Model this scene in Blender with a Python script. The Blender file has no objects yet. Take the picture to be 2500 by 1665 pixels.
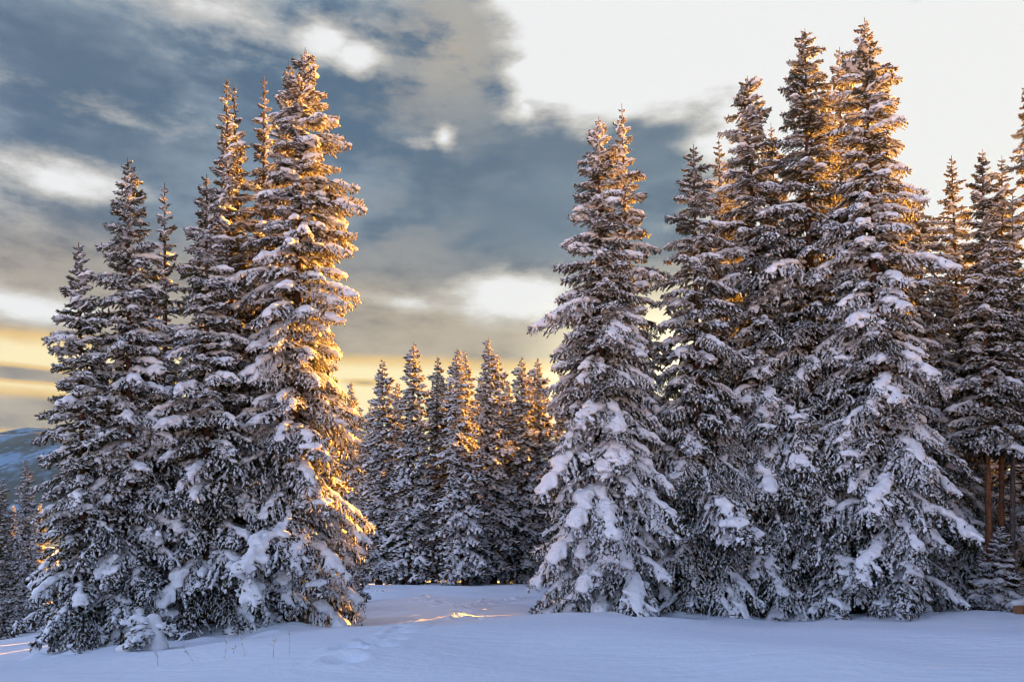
import bpy, math, random
import numpy as np
from mathutils import Vector, Matrix, Quaternion

R = math.radians
scene = bpy.context.scene
col = scene.collection

# ------------------------------------------------------------------ camera
F_PX, CX, CY = 1962.0, 1250.0, 832.5          # focal length and centre for a 2500 x 1665 frame
PITCH = R(14.2)
CAM_Z = 1.7
cam_d = bpy.data.cameras.new('camera')
cam_d.sensor_width = 36.0
cam_d.lens = 36.0 * F_PX / 2500.0
cam_d.clip_start = 0.1
cam_d.clip_end = 20000
cam = bpy.data.objects.new('camera', cam_d)
cam.location = (0, 0, CAM_Z)
cam.rotation_euler = (R(90) + PITCH, 0, 0)
col.objects.link(cam)
scene.camera = cam
cP, sP = math.cos(PITCH), math.sin(PITCH)

def ray(px, py):
    a = (px - CX) / F_PX
    b = -(py - CY) / F_PX
    return np.array([a, cP - b * sP, sP + b * cP])

def at(px, py, d):
    r = ray(px, py)
    return np.array([0, 0, CAM_Z]) + r * (d / r[1])

def azel(px, py):
    r = ray(px, py)
    r = r / np.linalg.norm(r)
    return math.atan2(r[0], r[1]), math.asin(r[2])

# ------------------------------------------------------------------ sun
SUN_AZ, SUN_EL = R(51), R(12.5)
SUN_STRENGTH = 5.0
EXPOSURE = 3.2
sun_dir = Vector((math.sin(SUN_AZ) * math.cos(SUN_EL), math.cos(SUN_AZ) * math.cos(SUN_EL), math.sin(SUN_EL)))
sl = bpy.data.lights.new('sun', 'SUN')
sl.energy = SUN_STRENGTH
sl.angle = R(0.6)
sl.color = (1.0, 0.41, 0.03)
so = bpy.data.objects.new('sun', sl)
so.rotation_euler = sun_dir.to_track_quat('Z', 'Y').to_euler()
so.location = (20, 40, 30)
col.objects.link(so)

scene.view_settings.view_transform = 'Standard'
scene.view_settings.look = 'None'
scene.view_settings.gamma = 1.0
scene.view_settings.exposure = EXPOSURE
scene.view_settings.use_curve_mapping = False
scene.render.engine = 'CYCLES'
cy = scene.cycles
cy.max_bounces = 6
cy.diffuse_bounces = 4
cy.glossy_bounces = 2
cy.transmission_bounces = 4
cy.transparent_max_bounces = 8
cy.volume_bounces = 0
cy.caustics_reflective = False
cy.caustics_refractive = False
cy.use_denoising = True
cy.pixel_filter_type = 'BLACKMAN_HARRIS'
cy.filter_width = 1.1
cy.use_adaptive_sampling = True
cy.adaptive_threshold = 0.02

# ------------------------------------------------------------------ node helper
class NT:
    def __init__(s, tree):
        s.t = tree
        s.n = tree.nodes
        s.l = tree.links
    def new(s, typ, **kw):
        n = s.n.new(typ)
        for k, v in kw.items():
            setattr(n, k, v)
        return n
    def set(s, sock, v):
        if isinstance(v, bpy.types.NodeSocket):
            s.l.new(v, sock)
        else:
            sock.default_value = v
    def m(s, op, a, b=0.0, c=0.0, clamp=False):
        n = s.new('ShaderNodeMath', operation=op, use_clamp=clamp)
        s.set(n.inputs[0], a)
        s.set(n.inputs[1], b)
        s.set(n.inputs[2], c)
        return n.outputs[0]
    def ss(s, x, e0, e1, o0=0.0, o1=1.0):
        n = s.new('ShaderNodeMapRange', interpolation_type='SMOOTHSTEP')
        s.set(n.inputs[0], x); s.set(n.inputs[1], e0); s.set(n.inputs[2], e1)
        s.set(n.inputs[3], o0); s.set(n.inputs[4], o1)
        return n.outputs[0]
    def mix(s, f, a, b, blend='MIX'):
        n = s.new('ShaderNodeMix', data_type='RGBA', blend_type=blend)
        s.set(n.inputs[0], f); s.set(n.inputs[6], a); s.set(n.inputs[7], b)
        return n.outputs[2]
    def vec(s, x, y, z):
        n = s.new('ShaderNodeCombineXYZ')
        s.set(n.inputs[0], x); s.set(n.inputs[1], y); s.set(n.inputs[2], z)
        return n.outputs[0]
    def noise(s, v, scale, detail=4.0, rough=0.55, dist=0.0):
        n = s.new('ShaderNodeTexNoise')
        s.set(n.inputs['Vector'], v)
        n.inputs['Scale'].default_value = scale
        n.inputs['Detail'].default_value = detail
        n.inputs['Roughness'].default_value = rough
        n.inputs['Distortion'].default_value = dist
        return n.outputs['Fac']

def lin(r, g, b):
    f = lambda c: (c / 255.0 / 12.92) if c / 255.0 <= 0.04045 else ((c / 255.0 + 0.055) / 1.055) ** 2.4
    return (f(r), f(g), f(b), 1.0)

# ------------------------------------------------------------------ sky: broken cloud deck over a low sun
SKY_STRENGTH = 0.05
world = bpy.data.worlds.new('World')
scene.world = world
world.cycles.sampling_method = 'MANUAL'
world.cycles.sample_map_resolution = 512
world.use_nodes = True
w = NT(world.node_tree)
w.n.clear()
out = w.new('ShaderNodeOutputWorld')
bg = w.new('ShaderNodeBackground')
bg.inputs[1].default_value = SKY_STRENGTH
w.l.new(bg.outputs[0], out.inputs[0])
nishita = w.new('ShaderNodeTexSky', sky_type='NISHITA')
nishita.sun_disc = False
nishita.sun_elevation = SUN_EL
nishita.sun_rotation = SUN_AZ
nishita.altitude = 3000
nishita.air_density = 1.0
nishita.dust_density = 0.6
nishita.ozone_density = 2.0
tc = w.new('ShaderNodeTexCoord')
sep = w.new('ShaderNodeSeparateXYZ')
w.l.new(tc.outputs['Generated'], sep.inputs[0])
X, Y, Z = sep.outputs
AZ = w.m('ARCTAN2', X, Y)
EL = w.m('ARCSINE', Z)
AE = w.vec(AZ, EL, 0.0)

def noise2(v, scale, detail, rough=0.58):
    n = w.new('ShaderNodeTexNoise', noise_dimensions='2D')
    w.set(n.inputs['Vector'], v)
    n.inputs['Scale'].default_value = scale
    n.inputs['Detail'].default_value = detail
    n.inputs['Roughness'].default_value = rough
    return n
# cloud layer coordinates: compressed towards the horizon
persp = w.m('DIVIDE', 0.32, w.m('ADD', w.m('MAXIMUM', Z, -0.02), 0.14))
CV = w.vec(w.m('MULTIPLY', X, persp), w.m('MULTIPLY', w.m('MULTIPLY', Y, persp), 2.0), 0.0)
n_big = noise2(CV, 1.9, 3).outputs['Fac']
fl = noise2(w.vec(w.m('MULTIPLY', AZ, 0.55), w.m('MULTIPLY', EL, 1.4), 0.0), 11.5, 9, 0.63)
n_mid = fl.outputs['Fac']
n_soft = noise2(w.vec(w.m('MULTIPLY', AZ, 0.46), w.m('MULTIPLY_ADD', EL, 1.6, 7.3), 0.0), 5.0, 3, 0.5).outputs['Fac']
fm = w.m('SUBTRACT', n_mid, 0.5)

def spot(px, py, rx, ry, amp=1.0):
    """a soft cone over one direction of the sky: amp at its centre, amp/2 at the given radii"""
    a_, e_ = azel(px, py)
    sx, sy = F_PX / rx, F_PX / ry
    v = w.new('ShaderNodeVectorMath', operation='MULTIPLY_ADD')
    w.l.new(AE, v.inputs[0])
    v.inputs[1].default_value = (sx, sy, 0); v.inputs[2].default_value = (-a_ * sx, -e_ * sy, 0)
    ln_ = w.new('ShaderNodeVectorMath', operation='LENGTH')
    w.l.new(v.outputs[0], ln_.inputs[0])
    return w.m('MULTIPLY_ADD', ln_.outputs['Value'], -0.5 * amp, amp)

def vmax(*v):
    r = v[0]
    for q in v[1:]:
        r = w.m('MAXIMUM', r, q)
    return r

# openings in the deck, with ragged edges
op = vmax(spot(800, 92, 78, 44, 1.05), spot(872, 134, 56, 46, 1.1), spot(640, 85, 210, 95, .36), spot(125, 428, 120, 46, .98), spot(30, 445, 130, 60, .42), spot(210, 255, 170, 44, .5),
          spot(1084, 340, 26, 26, .95), spot(1035, 356, 70, 16, .6), spot(1285, 722, 130, 46, 1.2), spot(1285, 262, 40, 30, .9), spot(50, 748, 140, 28, .82), spot(1000, 738, 70, 18, .6))
# the great opening towards the sunset
a0, e0 = azel(1235, 90)
a1, e1 = azel(1400, 282)
a2, e2 = azel(1765, 400)
ed1 = w.m('MULTIPLY_ADD', AZ, 1 / .075, .5 - a0 / .075)
ed2 = w.m('MULTIPLY_ADD', EL, 1 / .065, .5 - e1 / .065)
ed3 = w.m('MULTIPLY_ADD', AZ, 1 / .16, .5 - a2 / .16)
big = w.m('MAXIMUM', w.m('MINIMUM', ed1, ed2), ed3)
big = w.m('MULTIPLY_ADD', w.m('SUBTRACT', n_soft, .5), 1.8, w.m('MULTIPLY', big, 1.0))
big = w.m('MAXIMUM', big, w.m('SUBTRACT', ed3, 1.2))
big = w.m('MINIMUM', big, w.m('MULTIPLY_ADD', EL, -1 / R(22), 0.5 + R(47) / R(22)))      # the deck closes again overhead
big = w.m('MINIMUM', big, w.m('MULTIPLY_ADD', AZ, -1 / R(22), .5 + R(70) / R(22)))      # and farther round
fm2 = w.m('MULTIPLY_ADD', w.m('SUBTRACT', n_soft, 0.5), 0.7, fm)
op = w.m('MULTIPLY_ADD', fm2, 1.25, w.m('MINIMUM', w.m('MAXIMUM', op, big), 1.4))
# the bright strip under the deck
ah, eh = azel(1000, 885)
strip = w.m('MULTIPLY_ADD', EL, -1 / .034, .5 + eh / .034)
strip = w.m('MINIMUM', strip, w.m('MULTIPLY_ADD', w.m('ABSOLUTE', AZ), -1 / R(16), .5 + R(70) / R(16)))
strip = w.m('MINIMUM', strip, 1.3)
bars = w.m('MAXIMUM', spot(40, 912, 190, 17, 1.5), w.m('MAXIMUM', spot(60, 1010, 420, 42, 1.7), spot(890, 935, 60, 9, 1.0)))
strip = w.m('SUBTRACT', strip, w.m('MAXIMUM', bars, 0.0))
strip = w.m('MULTIPLY_ADD', fm, 0.45, strip)
# clear air in the broken cloud around and behind
front = w.m('MINIMUM', w.ss(w.m('ABSOLUTE', AZ), R(52), R(36)), w.ss(EL, R(58), R(42)))
holes = w.m('MULTIPLY', w.ss(n_big, 0.42, 0.58, 0.0, 0.6), w.m('SUBTRACT', 1.0, front))

# colours as they come out at the chosen exposure
K = 2.0 ** -EXPOSURE / SKY_STRENGTH
def disp(r, g, b, k=1.0):
    c = lin(r, g, b)
    return (c[0] * K * k, c[1] * K * k, c[2] * K * k, 1.0)
body = w.mix(w.ss(w.m('MULTIPLY_ADD', n_soft, .42, w.m('MULTIPLY', n_mid, .58)), 0.37, 0.62), disp(82, 108, 136), disp(146, 164, 182))
ae, ee = azel(1250, 690)
body = w.mix(w.m('MULTIPLY', w.ss(EL, ee + 0.07, ee - 0.03), 0.85), body, w.mix(w.ss(w.m('MULTIPLY_ADD', n_soft, .5, w.m('MULTIPLY', n_mid, .5)), .38, .62), disp(130, 122, 120), disp(190, 174, 156)))
body = w.mix(w.ss(EL, R(36), R(58), 0.0, 0.92), body, w.mix(w.ss(n_mid, .35, .65), disp(46, 78, 138), disp(72, 102, 156)))
# away from the sunset the unseen deck is paler, lavender: brightened to fill tree snow
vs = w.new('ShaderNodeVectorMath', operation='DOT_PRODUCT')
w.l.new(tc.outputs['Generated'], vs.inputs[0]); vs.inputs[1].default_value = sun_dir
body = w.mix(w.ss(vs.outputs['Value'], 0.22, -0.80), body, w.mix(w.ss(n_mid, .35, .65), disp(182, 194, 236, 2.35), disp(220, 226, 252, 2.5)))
warm = vmax(spot(150, 640, 330, 75, .75), spot(1010, 590, 170, 90, .7), spot(1110, 110, 190, 190, .95), 0.0)
body = w.mix(w.m('MULTIPLY', warm, w.ss(n_mid, .35, .6)), body, disp(178, 171, 162))
dark = vmax(spot(1300, 520, 380, 130, .9), spot(330, 400, 300, 160, .55), spot(1440, 370, 330, 110, 1.0), spot(120, 110, 330, 160, .6), 0.0)
body = w.mix(dark, body, disp(98, 116, 138))
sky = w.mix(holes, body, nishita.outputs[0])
sky = w.mix(w.ss(op, 0.08, 0.58, 0.0, 0.78), sky, disp(204, 200, 194))
sky = w.mix(w.ss(op, 0.40, 0.82), sky, disp(238, 239, 241))
sky = w.mix(w.ss(strip, 0.15, 0.55, 0, .8), sky, disp(246, 204, 132))
sky = w.mix(w.ss(strip, 0.45, 0.95), sky, disp(255, 238, 192))
# thin cloud lit through by the hidden sun
agx, egx = azel(1640, 930)
v = w.new('ShaderNodeVectorMath', operation='MULTIPLY_ADD')
w.l.new(AE, v.inputs[0]); v.inputs[1].default_value = (1, 1.4, 0); v.inputs[2].default_value = (-agx, -egx * 1.4, 0)
vl = w.new('ShaderNodeVectorMath', operation='LENGTH'); w.l.new(v.outputs[0], vl.inputs[0])
glow = w.ss(vl.outputs['Value'], 0.24, 0.0)
sky = w.mix(glow, sky, disp(255, 243, 205, 1.6))
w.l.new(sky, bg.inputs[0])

# ------------------------------------------------------------------ materials
def material(name):
    m = bpy.data.materials.new(name)
    m.use_nodes = True
    t = NT(m.node_tree)
    t.n.clear()
    o = t.new('ShaderNodeOutputMaterial')
    return m, t, o

def snow_material(name, translucency, colour=(0.89, 0.885, 0.93, 1)):
    m, t, o = material(name)
    b = t.new('ShaderNodeBsdfPrincipled')
    b.inputs['Base Color'].default_value = colour
    b.inputs['Roughness'].default_value = 0.65
    b.inputs['Specular IOR Level'].default_value = 0.25
    tc = t.new('ShaderNodeTexCoord')
    n = t.noise(tc.outputs['Object'], 11.0, 7, 0.7)
    bu = t.new('ShaderNodeBump')
    bu.inputs['Strength'].default_value = 0.6
    bu.inputs['Distance'].default_value = 0.06
    t.l.new(n, bu.inputs['Height'])
    t.l.new(bu.outputs[0], b.inputs['Normal'])
    if translucency > 0:
        tr = t.new('ShaderNodeBsdfTranslucent')
        tr.inputs[0].default_value = (0.95, 0.93, 0.9, 1)
        mx = t.new('ShaderNodeMixShader')
        mx.inputs[0].default_value = translucency
        t.l.new(b.outputs[0], mx.inputs[1]); t.l.new(tr.outputs[0], mx.inputs[2])
        t.l.new(mx.outputs[0], o.inputs[0])
    else:
        t.l.new(b.outputs[0], o.inputs[0])
    return m

def needle_material():
    m, t, o = material('spruce_needles')
    oi = t.new('ShaderNodeObjectInfo')
    g = t.new('ShaderNodeNewGeometry')
    c = t.mix(oi.outputs['Random'], (0.009, 0.015, 0.009, 1), (0.024, 0.029, 0.015, 1))
    c = t.mix(t.m('MULTIPLY', g.outputs['Random Per Island'], 0.6), c, (0.042, 0.035, 0.021, 1))
    b = t.new('ShaderNodeBsdfPrincipled')
    t.l.new(c, b.inputs['Base Color'])
    b.inputs['Roughness'].default_value = 0.55
    b.inputs['Specular IOR Level'].default_value = 0.3
    tr = t.new('ShaderNodeBsdfTranslucent')
    tr.inputs[0].default_value = (0.52, 0.33, 0.045, 1)
    mx = t.new('ShaderNodeMixShader')
    mx.inputs[0].default_value = 0.22
    t.l.new(b.outputs[0], mx.inputs[1]); t.l.new(tr.outputs[0], mx.inputs[2])
    t.l.new(mx.outputs[0], o.inputs[0])
    return m

def bark_material(name, c1, c2):
    m, t, o = material(name)
    tc = t.new('ShaderNodeTexCoord')
    mp = t.new('ShaderNodeMapping')
    mp.inputs['Scale'].default_value = (9, 9, 2.2)
    t.l.new(tc.outputs['Object'], mp.inputs[0])
    n = t.noise(mp.outputs[0], 3.0, 6, 0.65, 0.4)
    c = t.mix(t.ss(n, 0.35, 0.65), c1, c2)
    fl = t.noise(tc.outputs['Object'], 11.0, 3, 0.6)
    c = t.mix(t.ss(fl, 0.66, 0.70), c, (0.75, 0.77, 0.82, 1))      # frost stuck in the bark
    b = t.new('ShaderNodeBsdfPrincipled')
    t.l.new(c, b.inputs['Base Color'])
    b.inputs['Roughness'].default_value = 0.85
    bu = t.new('ShaderNodeBump')
    bu.inputs['Strength'].default_value = 0.8
    bu.inputs['Distance'].default_value = 0.03
    t.l.new(n, bu.inputs['Height'])
    t.l.new(bu.outputs[0], b.inputs['Normal'])
    t.l.new(b.outputs[0], o.inputs[0])
    return m

M_SNOW = snow_material('snow_on_boughs', 0.35)
M_PILLOW = snow_material('snow_pillows', 0.16)
M_NEEDLE = needle_material()
M_BARK = bark_material('bark', (0.05, 0.026, 0.016, 1), (0.14, 0.062, 0.032, 1))
M_BARK_RED = bark_material('red_bark', (0.12, 0.05, 0.022, 1), (0.30, 0.13, 0.06, 1))
M_BARK_GREY = bark_material('grey_bark', (0.07, 0.06, 0.055, 1), (0.19, 0.16, 0.145, 1))

def mesh_obj(name, verts, faces, mat, parent=None, smooth=True):
    me = bpy.data.meshes.new(name)
    me.from_pydata(verts, [], faces)
    me.validate()
    if smooth:
        me.shade_smooth()
    me.materials.append(mat)
    o = bpy.data.objects.new(name, me)
    col.objects.link(o)
    if parent is not None:
        o.parent = parent
    return o

def mesh_np(name, V, T, mat, smooth=True, mat2=None, n1=0):
    """V (n,3), T (m,3) triangles -> mesh"""
    me = bpy.data.meshes.new(name)
    V = np.asarray(V, np.float32); T = np.asarray(T, np.int32)
    me.vertices.add(len(V)); me.vertices.foreach_set('co', V.ravel())
    me.loops.add(T.size); me.loops.foreach_set('vertex_index', T.ravel())
    me.polygons.add(len(T))
    me.polygons.foreach_set('loop_start', np.arange(0, T.size, 3, dtype=np.int32))
    me.update(calc_edges=True)
    me.validate()
    if smooth:
        me.shade_smooth()
    me.materials.append(mat)
    if mat2 is not None and len(me.polygons) == len(T):
        me.materials.append(mat2)
        mi = np.zeros(len(T), np.int32); mi[n1:] = 1
        me.polygons.foreach_set('material_index', mi)
    return me

def link(name, me, parent=None):
    o = bpy.data.objects.new(name, me)
    col.objects.link(o)
    if parent is not None:
        o.parent = parent
    return o

# ------------------------------------------------------------------ terrain
def tps_fit(P, z, smooth=0.02):
    n = len(P)
    d = np.linalg.norm(P[:, None] - P[None], axis=2)
    K = np.where(d > 0, d * d * np.log(np.maximum(d, 1e-9)), 0) + np.eye(n) * smooth
    Q = np.hstack([np.ones((n, 1)), P])
    A = np.block([[K, Q], [Q.T, np.zeros((3, 3))]])
    return np.linalg.solve(A, np.concatenate([z, np.zeros(3)]))

ctrl_px = [(1250, 1665, 11), (100, 1663, 11.2), (2400, 1667, 11), (-200, 1648, 13.2), (0, 1637, 14), (260, 1600, 16), (500, 1562, 17.5), (830, 1530, 19.2),
           (1280, 1513, 20.6), (1700, 1509, 21), (2100, 1513, 21.5), (2500, 1520, 21.5), (2900, 1530, 21),
           (150, 1606, 18.5), (320, 1580, 19.5), (600, 1545, 21), (700, 1532, 22),
           (0, 1592, 24), (60, 1556, 34), (-200, 1600, 30), (-300, 1500, 60),
           (850, 1503, 27), (1280, 1497, 28), (1050, 1470, 40), (850, 1430, 62), (1000, 1428, 64), (1280, 1427, 66),
           (1650, 1445, 60), (1680, 1492, 30), (2200, 1503, 30), (2500, 1505, 30), (2200, 1440, 65), (2700, 1440, 70), (400, 1440, 62)]
cp = [at(*c) for c in ctrl_px]
cp += [np.array(v, float) for v in [(0, 0, 0), (-12, 0, -.1), (12, 0, 0), (-20, -20, .2), (20, -20, .2), (0, -25, .3), (-30, 5, -1.0), (30, 5, 0)]]
cp = np.array(cp)
tps_P = cp[:, :2] / 10.0
tps_w = tps_fit(tps_P, cp[:, 2])
_rng = np.random.default_rng(5)
waves = [(_rng.uniform(0, 2 * math.pi), _rng.uniform(0, 6.28), l) for l in (23, 15, 11, 8, 6, 4.5, 3.3, 2.4)]

def ground_z(x, y):
    x = np.asarray(x, float); y = np.asarray(y, float)
    sh = x.shape
    q = np.stack([x.ravel(), y.ravel()], 1)
    lim = np.stack([np.clip(q[:, 0], -55, 55), np.clip(q[:, 1], -30, 85)], 1) / 10.0
    z = np.zeros(len(q))
    for i0 in range(0, len(q), 40000):
        L = lim[i0:i0 + 40000]
        d = np.linalg.norm(L[:, None] - tps_P[None], axis=2)
        U = np.where(d > 0, d * d * np.log(np.maximum(d, 1e-9)), 0)
        z[i0:i0 + 40000] = U @ tps_w[:-3] + tps_w[-3] + L @ tps_w[-2:]
    r = np.hypot(q[:, 0], q[:, 1] - 30)
    f = np.clip((r - 60) / 60, 0, 1); f = f * f * (3 - 2 * f)
    z = z * (1 - f) + (-3.0) * f
    # wind-blown undulation
    for a, ph, l in waves:
        z += 0.0075 * l ** 0.8 * np.sin((q[:, 0] * math.cos(a) + q[:, 1] * math.sin(a)) * 2 * math.pi / l + ph) * (1 - f)
    return z.reshape(sh)

near_bases = [(205, 19), (318, 19.8), (405, 22.5), (505, 20.5), (575, 22.5), (655, 24), (705, 21.5), (1470, 23.5), (1555, 26), (1705, 25), (1872, 26), (1995, 25.5), (2165, 24.3), (2365, 28.5), (2428, 27.5)]
_mr = np.random.default_rng(77)
mounds = []
for bx, d in near_bases:
    x0 = (bx - CX) / F_PX * (d * cP - 2.0 * sP)
    mounds.append((x0, d, .16, 1.1))
    for k in range(9):
        an, rr = _mr.uniform(0, 6.28), _mr.uniform(1.0, 2.6)
        mounds.append((x0 + rr * math.cos(an), d + rr * math.sin(an), _mr.uniform(.03, .13), _mr.uniform(.15, .5)))
_base_ground = ground_z
def ground_z(x, y):
    z = _base_ground(x, y)
    x = np.asarray(x, float); y = np.asarray(y, float)
    for mx_, my_, am, rd in mounds:
        d2 = ((x - mx_) ** 2 + (y - my_) ** 2) / (rd * rd)
        z = z + am * np.exp(-np.minimum(d2, 50))
    return z

def gz(x, y):
    return float(ground_z(np.array([x]), np.array([y]))[0])

def graded(lo_far, lo, hi, hi_far, step, grow=1.22):
    a = list(np.arange(lo, hi + 1e-6, step))
    s, v = step, hi
    while v < hi_far:
        s *= grow; v += s; a.append(v)
    s, v = step, lo
    while v > lo_far:
        s *= grow; v -= s; a.insert(0, v)
    return np.array(a)

gx = graded(-4500, -12, 15, 4500, 0.12)
gy = graded(-800, 9.5, 48, 4500, 0.12)
GX, GY = np.meshgrid(gx, gy)
GZ = ground_z(GX, GY)

# footprints trodden into the snow: real dents with pushed-up rims
def trail(pts, step=0.62, side=0.16, depth=0.11, seed=1):
    rg = random.Random(seed)
    P = [np.array(p[:2]) for p in pts]
    res, k = [], 0
    carry = 0.0
    for a, b in zip(P[:-1], P[1:]):
        v = b - a; L = np.linalg.norm(v); v /= L; nrm = np.array([-v[1], v[0]])
        s = carry
        while s < L:
            c = a + v * s + nrm * (side if k % 2 else -side) * rg.uniform(.5, 1.4) + v * rg.uniform(-.12, .12)
            res.append((c[0], c[1], v[0], v[1], depth * rg.uniform(.6, 1.25)))
            k += 1; s += step * rg.uniform(.8, 1.2)
        carry = s - L
    return res
def on_ground(px, py, dmin=10, dmax=90):
    best = None
    for d in np.arange(dmin, dmax, 0.25):
        p = at(px, py, d)
        if p[2] <= gz(p[0], p[1]):
            return p
    return at(px, py, dmax)
steps = trail([on_ground(*p) for p in [(1105, 1511), (1135, 1495), (1170, 1479), (1215, 1468), (1290, 1458)]], seed=2, depth=.26)
steps += trail([on_ground(*p) for p in [(1150, 1482), (1085, 1476), (1040, 1468), (1030, 1455)]], seed=3, depth=.20)
steps += trail([on_ground(*p) for p in [(1020, 1515), (960, 1545), (900, 1575), (840, 1600), (800, 1625)]], seed=4, depth=.13)
for (fx, fy, vx, vy, dp) in steps:
    ix = np.searchsorted(gx, [fx - .6, fx + .6]); iy = np.searchsorted(gy, [fy - .6, fy + .6])
    sx, sy = slice(ix[0], ix[1]), slice(iy[0], iy[1])
    dx_, dy_ = GX[sy, sx] - fx, GY[sy, sx] - fy
    u = dx_ * vx + dy_ * vy; v = -dx_ * vy + dy_ * vx
    r = np.sqrt((u / .27) ** 2 + (v / .16) ** 2)
    GZ[sy, sx] += -dp * np.exp(-r ** 2 * 0.9) + dp * .35 * np.exp(-((r - 1.7) / .5) ** 2)

nx, ny = len(gx), len(gy)
V = np.stack([GX.ravel(), GY.ravel(), GZ.ravel()], 1)
idx = np.arange(nx * ny).reshape(ny, nx)
a, b, c, d = idx[:-1, :-1].ravel(), idx[:-1, 1:].ravel(), idx[1:, 1:].ravel(), idx[1:, :-1].ravel()
T = np.concatenate([np.stack([a, b, c], 1), np.stack([a, c, d], 1)])

mg, t, o = material('ground_snow')
b_ = t.new('ShaderNodeBsdfPrincipled')
tcg = t.new('ShaderNodeTexCoord')
n1 = t.noise(tcg.outputs['Object'], 0.35, 5, 0.6)
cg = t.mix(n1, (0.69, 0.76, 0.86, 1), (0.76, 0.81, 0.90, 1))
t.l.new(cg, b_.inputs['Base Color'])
b_.inputs['Roughness'].default_value = 0.9
b_.inputs['Specular IOR Level'].default_value = 0.05
n2 = t.noise(tcg.outputs['Object'], 2.2, 8, 0.62)
n3 = t.noise(tcg.outputs['Object'], 60.0, 2, 0.5)
mpg = t.new('ShaderNodeMapping')
mpg.inputs['Scale'].default_value = (.5, 2.2, 1)
mpg.inputs['Rotation'].default_value = (0, 0, R(18))
t.l.new(tcg.outputs['Object'], mpg.inputs[0])
n4 = t.noise(mpg.outputs[0], 1.6, 6, 0.6)                        # wind ripples
hb = t.m('ADD', t.m('ADD', t.m('MULTIPLY', n2, .7), t.m('MULTIPLY', n4, .8)), t.m('MULTIPLY', n3, 0.06))
bu = t.new('ShaderNodeBump')
bu.inputs['Strength'].default_value = 0.5
bu.inputs['Distance'].default_value = 0.12
t.l.new(hb, bu.inputs['Height'])
t.l.new(bu.outputs[0], b_.inputs['Normal'])
t.l.new(b_.outputs[0], o.inputs[0])
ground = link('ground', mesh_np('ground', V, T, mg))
ground['kind'] = 'structure'

# ------------------------------------------------------------------ bough prototypes
def frames(D, up=np.array([0, 0, 1.0])):
    D = D / np.maximum(np.linalg.norm(D, axis=1, keepdims=True), 1e-9)
    S = np.cross(np.broadcast_to(up, D.shape), D)
    n = np.linalg.norm(S, axis=1, keepdims=True)
    S = np.where(n > 1e-3, S / np.maximum(n, 1e-9), np.array([0, 1.0, 0]))
    U = np.cross(D, S)
    return D, S, U

def twig_template(rng):
    """needle-covered twig along +x, length 1, radius 1 (x is scaled by length, yz by radius)"""
    V, T = [], []
    # core spindle
    V += [(0, 0, 0), (0.35, 0.75, 0), (0.35, -0.38, .65), (0.35, -0.38, -.65), (1.0, 0, 0)]
    T += [(0, 2, 1), (0, 3, 2), (0, 1, 3), (1, 2, 4), (2, 3, 4), (3, 1, 4)]
    for k in range(7):
        x = rng.uniform(0.05, 0.85); an = rng.uniform(0, 2 * math.pi)
        ca, sa = math.cos(an), math.sin(an)
        i = len(V)
        V += [(x - .06, -sa * .28, ca * .28), (x + .06, sa * .28, -ca * .28), (x + rng.uniform(.12, .28), ca * rng.uniform(1.2, 1.9), sa * rng.uniform(1.2, 1.9))]
        T += [(i, i + 1, i + 2)]
    return np.array(V, float), np.array(T)

def cap_template():
    """a soft ridge of snow lying along +x"""
    xs = [0.0, 0.2, 0.6, 1.0]
    ws = [0.45, 0.95, 1.0, 0.45]
    V, T = [], []
    for x, wd in zip(xs, ws):
        for an in (-105, -45, 15 + 30, 105):
            a_ = R(an)
            V.append((x, math.sin(a_) * wd, math.cos(a_) * wd * 0.85))
    for i in range(3):
        for j in range(3):
            p = i * 4 + j
            T += [(p, p + 1, p + 5), (p, p + 5, p + 4)]
    T += [(0, 2, 1), (0, 3, 2), (12, 13, 14), (12, 14, 15)]
    return np.array(V, float), np.array(T)

def instance(tmpl, P, D, L, Rd, jitter=None):
    V, T = tmpl
    Df, S, U = frames(D)
    n, k = len(P), len(V)
    W = (P[:, None] + V[None, :, 0:1] * (Df * L[:, None])[:, None] + V[None, :, 1:2] * (S * Rd[:, None])[:, None]
         + V[None, :, 2:3] * (U * Rd[:, None])[:, None])
    TT = T[None] + (np.arange(n) * k)[:, None, None]
    return W.reshape(-1, 3), TT.reshape(-1, 3)

def merge(parts):
    V, T, o = [], [], 0
    for v, t_ in parts:
        V.append(v); T.append(t_ + o); o += len(v)
    return np.concatenate(V), np.concatenate(T)

def tube(P, rad, sides=5):
    P = np.asarray(P, float); n = len(P)
    D = np.gradient(P, axis=0)
    Df, S, U = frames(D)
    an = np.arange(sides) / sides * 2 * math.pi
    V = P[:, None] + (S[:, None] * np.cos(an)[None, :, None] + U[:, None] * np.sin(an)[None, :, None]) * np.asarray(rad)[:, None, None]
    T = []
    for i in range(n - 1):
        for j in range(sides):
            a_, b2 = i * sides + j, i * sides + (j + 1) % sides
            T += [(a_, b2, b2 + sides), (a_, b2 + sides, a_ + sides)]
    return V.reshape(-1, 3), np.array(T)

ICO = None
def ico():
    global ICO
    if ICO is None:
        import bmesh
        bm = bmesh.new()
        bmesh.ops.create_icosphere(bm, subdivisions=2, radius=1.0)
        bm.verts.ensure_lookup_table()
        ICO = (np.array([v.co[:] for v in bm.verts]), np.array([[v.index for v in f.verts] for f in bm.faces]))
        bm.free()
    return ICO

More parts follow.
